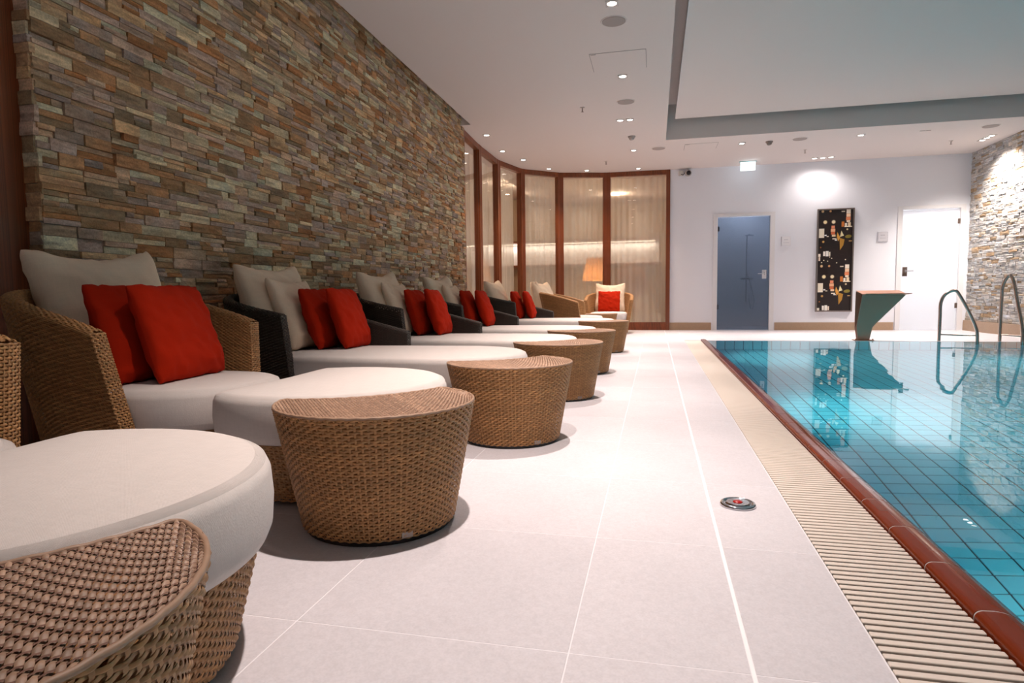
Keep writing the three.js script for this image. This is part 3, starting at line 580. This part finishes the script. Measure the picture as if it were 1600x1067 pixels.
// ---- place the row
const table = tableProto();
const tables = [[-.80, -.475, 'nearest the viewer beside the first ottoman'], [-.86, -1.80, 'beside the second ottoman, honey woven top'], [-.70, -2.97, 'beside the first dark chaise'], [-.655, -4.25, 'beside the second dark chaise'], [-.655, -5.65, 'beside the third dark chaise'], [-.62, -7.70, 'beside the fourth dark chaise'], [-.93, -10.62, 'before the armchair at the glazed screen']];
tables.forEach(([x, z, s], i) => {
  const l = 'half-moon honey wicker side table ' + s, turn = -.9;
  if (!i) { table.userData.label = l; table.position.set(x, 0, z); table.rotation.y = turn; } else dup(table, l, [x, 0, z], i === 6 ? -HP : turn);
});
const ch1 = armchair('honey wicker tub armchair at the near end of the stone wall', HONEY, 0, [-2.12, 0, -2.10]);
dup(ch1, 'honey wicker tub armchair beside the near window, only its arm showing', [-1.96, 0, -.86], 0);
dup(ch1, 'honey wicker tub armchair seen from its side by the glazed screen', [-1.42, 0, -9.45], 0);
dup(ch1, 'honey wicker tub armchair facing the loungers in front of the glazing', [-.82, 0, -11.58], -HP);
const ot1 = ottoman('round ottoman with thick pale cushion against the armchair by the stone wall', [-1.24, 0, -2.20], 0, HONEY);
dup(ot1, 'large round pale cushioned ottoman behind the nearest half-moon table', [-1.15, 0, -.87], 0);
const chaise = chaiseProto();
const CH = [[-1.15, -3.42, 'first dark wicker chaise longue after the honey armchair'], [-1.02, -4.72, 'second dark wicker chaise longue from the honey armchair'], [-1.0, -6.12, 'third dark wicker chaise longue from the honey armchair'], [-.95, -8.2, 'fourth dark wicker chaise longue, next to the glazed screen']];
CH.forEach(([x, z, s], i) => { const l = s + ' with long pale cushion'; if (!i) { chaise.userData.label = l; chaise.position.set(x, 0, z); } else dup(chaise, l, [x, 0, z]); });
// cushions
const gB = 'large cream back cushions', gM = 'smaller cream cushions', gR = 'red pillows';
pillow('big', 0, 'large cream cushion leaning in the honey armchair by the stone wall', [-2.16, SEAT, -2.17], HP - .12, .30, gB, .04);
pillow('red', 0, 'darker shaded red pillow behind another red pillow in the honey armchair', [-1.92, SEAT + .01, -2.05], HP + .05, .30, gR);
pillow('red', 1, 'front red pillow of the two in the honey armchair', [-1.79, SEAT + .01, -2.11], HP + .1, .31, gR);
const ord = ['first', 'second', 'third', 'fourth'];
CH.forEach(([x, z], i) => {
  const n = `${ord[i]} dark chaise`, j = (k) => .03 * (hash(i * 3.1, k) - .5);
  pillow('big', i + 1, 'large cream back cushion on the ' + n, [x - 1.08, SEAT, z - .06 + j(1)], HP - .1, .30, gB, .03 + j(2));
  if (i < 3) pillow('mid', i, 'smaller cream cushion in front of the large one on the ' + n, [x - .95, SEAT + .005, z - .08 + j(3)], HP + .05, .35, gM, j(4));
  pillow('red', i, 'rear red pillow of the pair on the ' + n, [x - .83, SEAT + .01, z - .14 + j(5)], HP + .06, .31, gR, j(6));
  pillow('red', i + 1, 'front red pillow of the pair on the ' + n, [x - .68, SEAT + .01, z - .17 + j(7)], HP + .10, .31, gR, j(8));
});
pillow('big', 1, 'cream cushion rising above the wicker armchair seen from its side', [-1.60, SEAT, -9.5], HP - .25, .3, gB);
pillow('mid', 0, 'second cream cushion in the wicker armchair seen from its side', [-1.72, SEAT + .09, -9.55], HP + .35, .3, gM);
pillow('big', 2, 'white cushion in the armchair facing the loungers', [-.82, SEAT, -11.66], 0, .3, gB);
pillow('red', 2, 'bright red pillow in the armchair facing the loungers', [-.82, SEAT + .01, -11.42], 0, .3, gR);

// ================================================================ SMALL THINGS
// ---- ceiling fittings
const fit = (name, label, cat, x, z, group) => thing(name, label, cat, [x, CEIL, z], 0, group);
for (const [x, z, s] of [[-.361, -5.63, 'between downlight and ceiling hatch'], [-.362, -7.95, 'before the twin downlight'], [.044, -10.59, 'at the corner of the ceiling recess'], [2.174, -10.55, 'above the middle of the end deck'], [4.725, -10.5, 'near the bright stone wall']]) {
  const t = fit('ceiling_speaker', 'flat round ceiling speaker ' + s, 'speaker', x, z, 'ceiling speakers');
  part('ring', new THREE.TorusGeometry(.108, .006, 8, 40).rotateX(HP), M.ceiling, t); part('grille', cyl(.1, .1, .008, 0, -.003, 0, 40), M.speaker, t);
}
for (const [x0, x1, z0, z1, s] of [[-.648, -.097, -6.83, -6.32, 'large square ceiling hatch between two deck downlights'], [.45, .96, -10.855, -10.42, 'square ceiling hatch at the corner of the recess']]) {
  const t = thing('ceiling_hatch', s, 'hatch', [(x0 + x1) / 2, CEIL, (z0 + z1) / 2]), w = (x1 - x0) / 2, d = (z1 - z0) / 2;
  part('gap', bx(-w, w, -.0012, 0, -d, d), M.gap, t); part('lid', rbox(2 * w - .008, .003, 2 * d - .008, .001, 0, -.002, 0, 1), M.ceiling, t);
  part('latch', rbox(.05, .003, .006, .001, -w + .04, -.0042, d - .02), M.gap, t);
}
for (const [x, z, s] of [[-.909, -8.047, 'between glazed screen and twin downlight'], [-.862, -11.335, 'before the glazed screen'], [2.425, -11.365, 'before the triple spotlight'], [4.563, -11.346, 'near the bright stone wall']]) {
  const t = fit('sprinkler_head', 'small hanging sprinkler head ' + s, 'sprinkler', x, z, 'sprinkler heads');
  part('rosette', cyl(.026, .03, .008, 0, -.004, 0), M.ceiling, t); part('stem', cyl(.007, .007, .05, 0, -.03, 0, 12), M.speaker, t); part('deflector', cyl(.018, .018, .003, 0, -.056, 0), M.speaker, t);
}
for (const [x, z, s, c] of [[-.354, -9.68, 'pale dome smoke detector between two deck downlights', 0xb8aeaa], [1.736, -10.59, 'grey cylindrical smoke detector near the exit sign', 0x93827a]]) {
  const t = fit('smoke_detector', s, 'detector', x, z); const m = std(c, { roughness: .6 });
  part('mount', cyl(.055, .055, .016, 0, -.008, 0, 28), m, t); part('chamber', cyl(.045, .036, .03, 0, -.033, 0, 28), m, t); part('cap', cyl(.03, .02, .01, 0, -.053, 0, 24), m, t);
}
{ const t = fit('air_slot', 'pair of tiny air slots in the ceiling above the white door', 'vent', 3.892, -10.525); part('slot', bx(-.07, -.005, -.004, .0, -.015, .015), M.speaker, t); part('slot', bx(.005, .07, -.004, 0, -.015, .015), M.speaker, t); }
// ---- exit sign
{
  const t = thing('exit_sign', 'glowing white exit sign box hanging from the ceiling above the blue glass door', 'sign', [1.62, 0, -12.05]);
  part('mounting_plate', rbox(.30, .014, .06, .003, 0, CEIL - .007, 0), std(0xaec4c4, { roughness: .4 }), t);
  part('lit_panel', rbox(.255, .15, .03, .004, 0, CEIL - .09, 0), std(0xffffff, { emissive: 0xe6fdff, emissiveIntensity: 3 }), t);
  for (const [z, r] of [[.018, Math.PI], [-.018, 0]]) { const l = new THREE.RectAreaLight(0xcdeeff, 2.5, .25, .15); l.position.set(0, CEIL - .09, z); l.rotation.y = r; l.name = 'exit_sign_glow'; t.add(l); }
}
// ---- wall camera
{
  const t = thing('security_camera', 'small dark dome security camera with cable on the white end wall', 'camera', [.60, 2.985, ZF]);
  part('wall_box', rbox(.09, .09, .05, .012, -.13, .0, .027), std(0xd8d2cc), t); part('bracket', tube([[0, .07, .01], [0, .06, .06], [0, .02, .08]], .012, 12), M.trim, t);
  part('housing', new THREE.SphereGeometry(.062, 24, 16).translate(0, -.01, .08), std(0xb9b2b0, { roughness: .4 }), t); part('eye', new THREE.SphereGeometry(.045, 24, 16).scale(1, 1, .75).translate(.004, -.012, .115), M.black, t);
  part('cable', tube([[-.13, -.02, .055], [-.09, -.035, .07], [-.05, .02, .07], [0, .055, .04]], .006, 24), M.black, t);
}
// ---- wall plates with two lines of tiny lettering
for (const [x, y, s, c] of [[2.36, 1.65, 'white square sign plate beside the blue glass door', '#c9c8d0'], [3.975, 1.68, 'grey square sign plate beside the white glass door', '#a7a4ac']]) {
  const t = thing('sign_plate', s, 'sign', [x, y, ZF]); part('back_plate', rbox(.165, .175, .022, .003, 0, 0, .011), std(c === '#a7a4ac' ? 0xc4c2c8 : 0xe6e5ea, { roughness: .4 }), t);
  const tx = canvasTex(128, 128, (g, w, h) => { g.fillStyle = c === '#a7a4ac' ? '#d2d0d6' : '#eeedf1'; g.fillRect(0, 0, w, h); g.fillStyle = c; for (let i = 0; i < 6; i++) g.fillRect(30 + i * 11, 34, 8, 14); for (let i = 0; i < 9; i++) g.fillRect(20 + i * 10, 82, 7, 8); }, true, false);
  part('face', new THREE.PlaneGeometry(.14, .15).translate(0, 0, .0228), std(0xffffff, { map: tx, roughness: .4 }), t);
}
// ---- picture of night lights
{
  const t = thing('framed_picture', 'tall dark picture of blurred city lights at night in a thin metal frame', 'picture', [3.19, 0, ZF]); const w = .615, y0 = .342, y1 = 2.21, h = y1 - y0;
  part('frame', [bx(-w / 2, -w / 2 + .022, y0, y1, 0, .05), bx(w / 2 - .022, w / 2, y0, y1, 0, .05), bx(-w / 2 + .022, w / 2 - .022, y0, y0 + .022, 0, .05), bx(-w / 2 + .022, w / 2 - .022, y1 - .022, y1, 0, .05)], std(0x8b7d77, { roughness: .35, metalness: .7 }), t);
  const tx = canvasTex(512, 1600, (g, W, H) => {
    g.fillStyle = '#1d100d'; g.fillRect(0, 0, W, H);
    let s = 5; const r = () => { s = (s * 16807) % 2147483647; return s / 2147483647; };
    for (let i = 0; i < 900; i++) { g.fillStyle = `rgba(${40 + r() * 40},${22 + r() * 18},${18 + r() * 14},.25)`; g.fillRect(r() * W, r() * H, 12 + r() * 50, 2 + r() * 5); }
    const dot = (x, y, q, c) => { for (const [k, a] of [[1.5, .3], [1.2, .6], [1, 1]]) { g.globalAlpha = a; g.fillStyle = c; g.beginPath(); g.arc(x, y, q * k, 0, 7); g.fill(); } g.globalAlpha = 1; };
    const box = (x, y, w, h, c) => { g.globalAlpha = .35; g.fillStyle = c; g.fillRect(x - 4, y - 4, w + 8, h + 8); g.globalAlpha = 1; g.fillRect(x, y, w, h); };
    // the motif repeats twice down the panel; one unit is 855 px tall
    for (const o of [0, 868]) {
      dot(60, 20 + o, 17, '#d8b98a'); dot(175, 20 + o, 14, '#e0a468'); box(340, 22 + o, 50, 16, '#e9d8bf');
      box(415, 0 + o, 60, 62, '#f6ead8'); box(415, 66 + o, 60, 50, '#f0c9a6'); box(410, 120 + o, 66, 50, '#e88a5c'); box(420, 172 + o, 50, 28, '#f5e0c8');
      dot(100, 190 + o, 24, '#f2dfae'); dot(225, 190 + o, 24, '#f4e3bd'); box(345, 190 + o, 40, 80, '#c9742e'); box(395, 215 + o, 30, 50, '#f7ecd9'); box(440, 205 + o, 40, 66, '#f1d9b4'); box(390, 262 + o, 110, 14, '#fff4dc');
      dot(432, 312 + o, 12, '#e4cfa2');
      box(10, 292 + o, 78, 145, '#f6ecd6'); box(95, 390 + o, 30, 18, '#fff'); box(128, 410 + o, 28, 14, '#f4e8d2');
      box(195, 250 + o, 50, 44, '#e88e68'); box(186, 300 + o, 66, 44, '#f0b68c'); box(190, 348 + o, 60, 40, '#d66a3e'); box(205, 392 + o, 54, 30, '#f3d2ab'); box(214, 450 + o, 60, 14, '#fff3df'); box(250, 470 + o, 34, 16, '#fff');
      g.fillStyle = '#d99b43'; g.beginPath(); g.moveTo(285, 350 + o); g.lineTo(330, 440 + o); g.lineTo(300, 500 + o); g.lineTo(276, 420 + o); g.fill();
      g.fillStyle = '#efe2b4'; g.beginPath(); g.moveTo(345, 330 + o); g.lineTo(385, 410 + o); g.lineTo(325, 430 + o); g.fill();
      g.fillStyle = '#8a7a2e'; g.beginPath(); g.ellipse(450, 425 + o, 48, 26, -.1, 0, 7); g.fill();
      g.fillStyle = '#b5822f'; g.beginPath(); g.moveTo(320, 445 + o); g.lineTo(395, 470 + o); g.lineTo(380, 560 + o); g.lineTo(330, 640 + o); g.fill();
      box(460, 490 + o, 44, 14, '#caa064'); dot(78, 500 + o, 15, '#d1a05a'); dot(40, 590 + o, 10, '#a8612c');
      box(80, 655 + o, 32, 72, '#fff8ee'); box(120, 648 + o, 40, 84, '#fffaf2'); box(166, 664 + o, 22, 62, '#f3e4d0'); box(6, 692 + o, 34, 46, '#fff3e2'); box(12, 744 + o, 24, 60, '#f0d9c2'); 
      for (const [x, y] of [[92, 796], [180, 744], [210, 766], [286, 838], [416, 790], [150, 810], [60, 830]]) dot(x, y + o, 8, '#fbeccb');
    }
  }, true, false);
  part('print', bx(-w / 2 + .02, w / 2 - .02, y0 + .02, y1 - .02, 0, .03), std(0x20120f, { roughness: .5 }), t);
  part('print_face', new THREE.PlaneGeometry(w - .044, h - .044).translate(0, (y0 + y1) / 2, .0306), std(0xffffff, { map: tx, roughness: .45 }), t);
}
// ---- steel waterfall spout at the far pool edge
{
  const t = thing('waterfall_spout', 'bent brushed steel waterfall spout standing at the far pool edge', 'pool spout', [2.93, 0, -9.82]);
  const th = .008, L = [[-.075, .075, .0, 0], [-.105, .105, .20, .03], [-.06, .50, .66, .10], [-.05, .53, .675, .22]];
  const quad = (a, b) => { // tapered folded sheet between two edges, with thickness
    const P = [], I = []; const put = (x, y, z) => P.push(x, y, z);
    const nx = new THREE.Vector3(0, b[2] - a[2], b[3] - a[3]).normalize(), n = [0, -nx.z, nx.y];
    for (const s of [0, 1]) { const o = s * th; put(a[0], a[2] + n[1] * o, a[3] + n[2] * o); put(a[1], a[2] + n[1] * o, a[3] + n[2] * o); put(b[0], b[2] + n[1] * o, b[3] + n[2] * o); put(b[1], b[2] + n[1] * o, b[3] + n[2] * o); }
    I.push(4, 5, 6, 5, 7, 6, 0, 2, 1, 1, 2, 3, 0, 1, 5, 0, 5, 4, 2, 6, 7, 2, 7, 3, 0, 4, 6, 0, 6, 2, 1, 3, 7, 1, 7, 5);
    const g = new THREE.BufferGeometry(); g.setAttribute('position', new THREE.Float32BufferAttribute(P, 3)); g.setIndex(I); const q = g.toNonIndexed(); q.computeVertexNormals(); return q;
  };
  part('foot', quad(L[0], L[1]), M.brushed, t); part('body', quad(L[1], L[2]), M.brushed, t);
  part('blade', [quad(L[2], L[3]), quad([-.06, .50, .662, .10], [-.10, .46, .71, -.06])], M.brushed, t);
  part('back_panel', [quad([-.075, .075, 0, -.06], [-.105, .105, .2, -.06]), quad([-.105, .105, .2, -.06], [-.10, .46, .70, -.06])], M.brushed, t);
  part('side_panel', [quad([-.075, -.07, 0, -.03], [-.105, -.10, .2, -.015])], M.brushed, t);
  part('base_plate', rbox(.25, .008, .16, .003, .0, .006, -.02), M.brushed, t); for (const x of [-.11, .11]) part('bolt', cyl(.009, .009, .022, x, .016, .04, 10), M.brushed, t);
}
// ---- pool hand rails
{
  const r = .021;
  const a = thing('pool_handrail', 'lower steel pool handrail with a wide slanted loop', 'handrail', [0, 0, 0]);
  part('rail', tube([[3.865, -.4, -9.74], [3.865, .0, -9.74], [3.867, .35, -9.74], [3.872, .54, -9.74], [3.905, .635, -9.73], [3.97, .69, -9.72], [4.03, .70, -9.70], [4.075, .63, -9.68], [4.24, .22, -9.60], [4.262, .1, -9.59], [4.262, -.4, -9.59]], r, 120, false, 14), M.steel, a);
  part('cross_bar', tube([[3.865, .095, -9.74], [4.06, .09, -9.665], [4.262, .09, -9.59]], .011, 12, false, 10), M.steel, a);
  const b = thing('pool_handrail', 'taller narrow steel pool handrail near the bright stone wall', 'handrail', [0, 0, 0]);
  part('rail', tube([[4.60, -.4, -9.74], [4.60, .0, -9.74], [4.603, .60, -9.74], [4.607, .76, -9.73], [4.635, .86, -9.71], [4.66, .90, -9.69], [4.68, .86, -9.66], [4.72, .55, -9.60], [4.755, .16, -9.52], [4.755, .0, -9.51], [4.755, -.4, -9.51]], r, 120, false, 14), M.steel, b);
  part('cross_bar', tube([[4.60, .095, -9.74], [4.68, .09, -9.62], [4.755, .09, -9.51]], .011, 12, false, 10), M.steel, b);
}
// ---- round button in the deck
{
  const t = thing('deck_button', 'round chrome floor button with red centre set in the deck tiles', 'button', [.272, 0, -2.133]);
  part('bezel', new THREE.LatheGeometry([[.0, 0], [.056, 0], [.058, .003], [.056, .009], [.050, .012], [.046, .010], [.044, .006], [0, .006]].map((p) => new THREE.Vector2(...p)), 48), M.chrome, t);
  part('disc', cyl(.036, .040, .006, 0, .009, 0, 40), M.chrome, t); part('red_centre', new THREE.SphereGeometry(.016, 24, 12).scale(1, .35, 1).translate(0, .012, 0), phy(0x9c1414, { roughness: .2, clearcoat: 1 }), t);
}
// ---- lounge behind the curtains: shaded lamp, lit shelf, chair
{
  const t = thing('table_lamp', 'lamp with tapered tan shade glowing behind the curtains', 'lamp', [-1.30, 0, -14.0]);
  part('stand', [cyl(.02, .02, 1.0, 0, .5, 0, 16), cyl(.16, .18, .03, 0, .015, 0, 24)], M.steel, t);
  part('lamp_shade', new THREE.CylinderGeometry(.2, .3, .5, 36, 1, true).translate(0, 1.27, 0), phy(0xa87848, { transmission: .3, roughness: 1, thickness: 0, side: THREE.DoubleSide }), t);
  part('bulb', new THREE.SphereGeometry(.05, 20, 12).translate(0, 1.1, 0), std(0xffffff, { emissive: 0xffe2b8, emissiveIntensity: 8 }), t);
  const l = new THREE.PointLight(0xffdca8, 9, 0, 2); l.position.set(0, 1.1, 0); l.castShadow = true; l.shadow.radius = 2.4; t.add(l);
}
{
  const t = thing('lit_shelf', 'long glowing shelf niche on the back wall of the lounge', 'shelf', [-2.4, 0, -16.9]);
  part('shelf_board', rbox(5.0, .05, .35, .005, 0, 1.50, .1), M.wood, t); part('top_board', rbox(5.0, .05, .35, .005, 0, 2.15, .1), M.wood, t);
  part('back_panel', bx(-2.5, 2.5, 1.5, 2.15, -.09, -.07), M.white, t); part('light_strip', bx(-2.4, 2.4, 2.09, 2.11, .02, .06), std(0xffffff, { emissive: 0xfff0d8, emissiveIntensity: 6 }), t);
  const l = new THREE.RectAreaLight(0xfff0d8, 60, 4.8, .05); l.position.set(0, 2.085, .04); l.rotation.x = -HP; l.name = 'shelf_glow'; t.add(l);
}
{
  const t = thing('lounge_chair', 'tan round-backed chair seen dimly through the curtain', 'chair', [-.50, 0, -13.6], .3);
  part('backrest', new THREE.SphereGeometry(.36, 32, 20).scale(1, 1.1, .45).translate(0, .98, 0), std(0xb4763c, { roughness: .9 }), t); part('seat', rbox(.68, .2, .6, .08, 0, .42, -.1), std(0xb4763c, { roughness: .9 }), t);
  for (const [x, z] of [[-.28, .12], [.28, .12], [-.28, -.34], [.28, -.34]]) part('leg', cyl(.02, .015, .33, x, .165, z, 10), M.wood, t);
}
for (const [x, z, s] of [[-4.6, -11.5, 'in the lounge beyond the first windows'], [-3.4, -14.4, 'in the lounge behind the lamp'], [-.9, -15.2, 'in the lounge before the lit shelf']]) {
  const t = thing('lounge_downlight', 'warm ceiling lamp ' + s, 'lamp', [x, 3.09, z]); part('trim', lampGeo.trim, M.trim, t); part('lamp_lens', lampGeo.lens, M.lens, t).position.y = -.004;
  const p = new THREE.PointLight(LIGHT.lounge[0], LIGHT.lounge[1], 0, 2); p.position.set(0, -.12, 0); p.castShadow = true; p.shadow.radius = 3; t.add(p);
}
renderer.render(scene, camera);
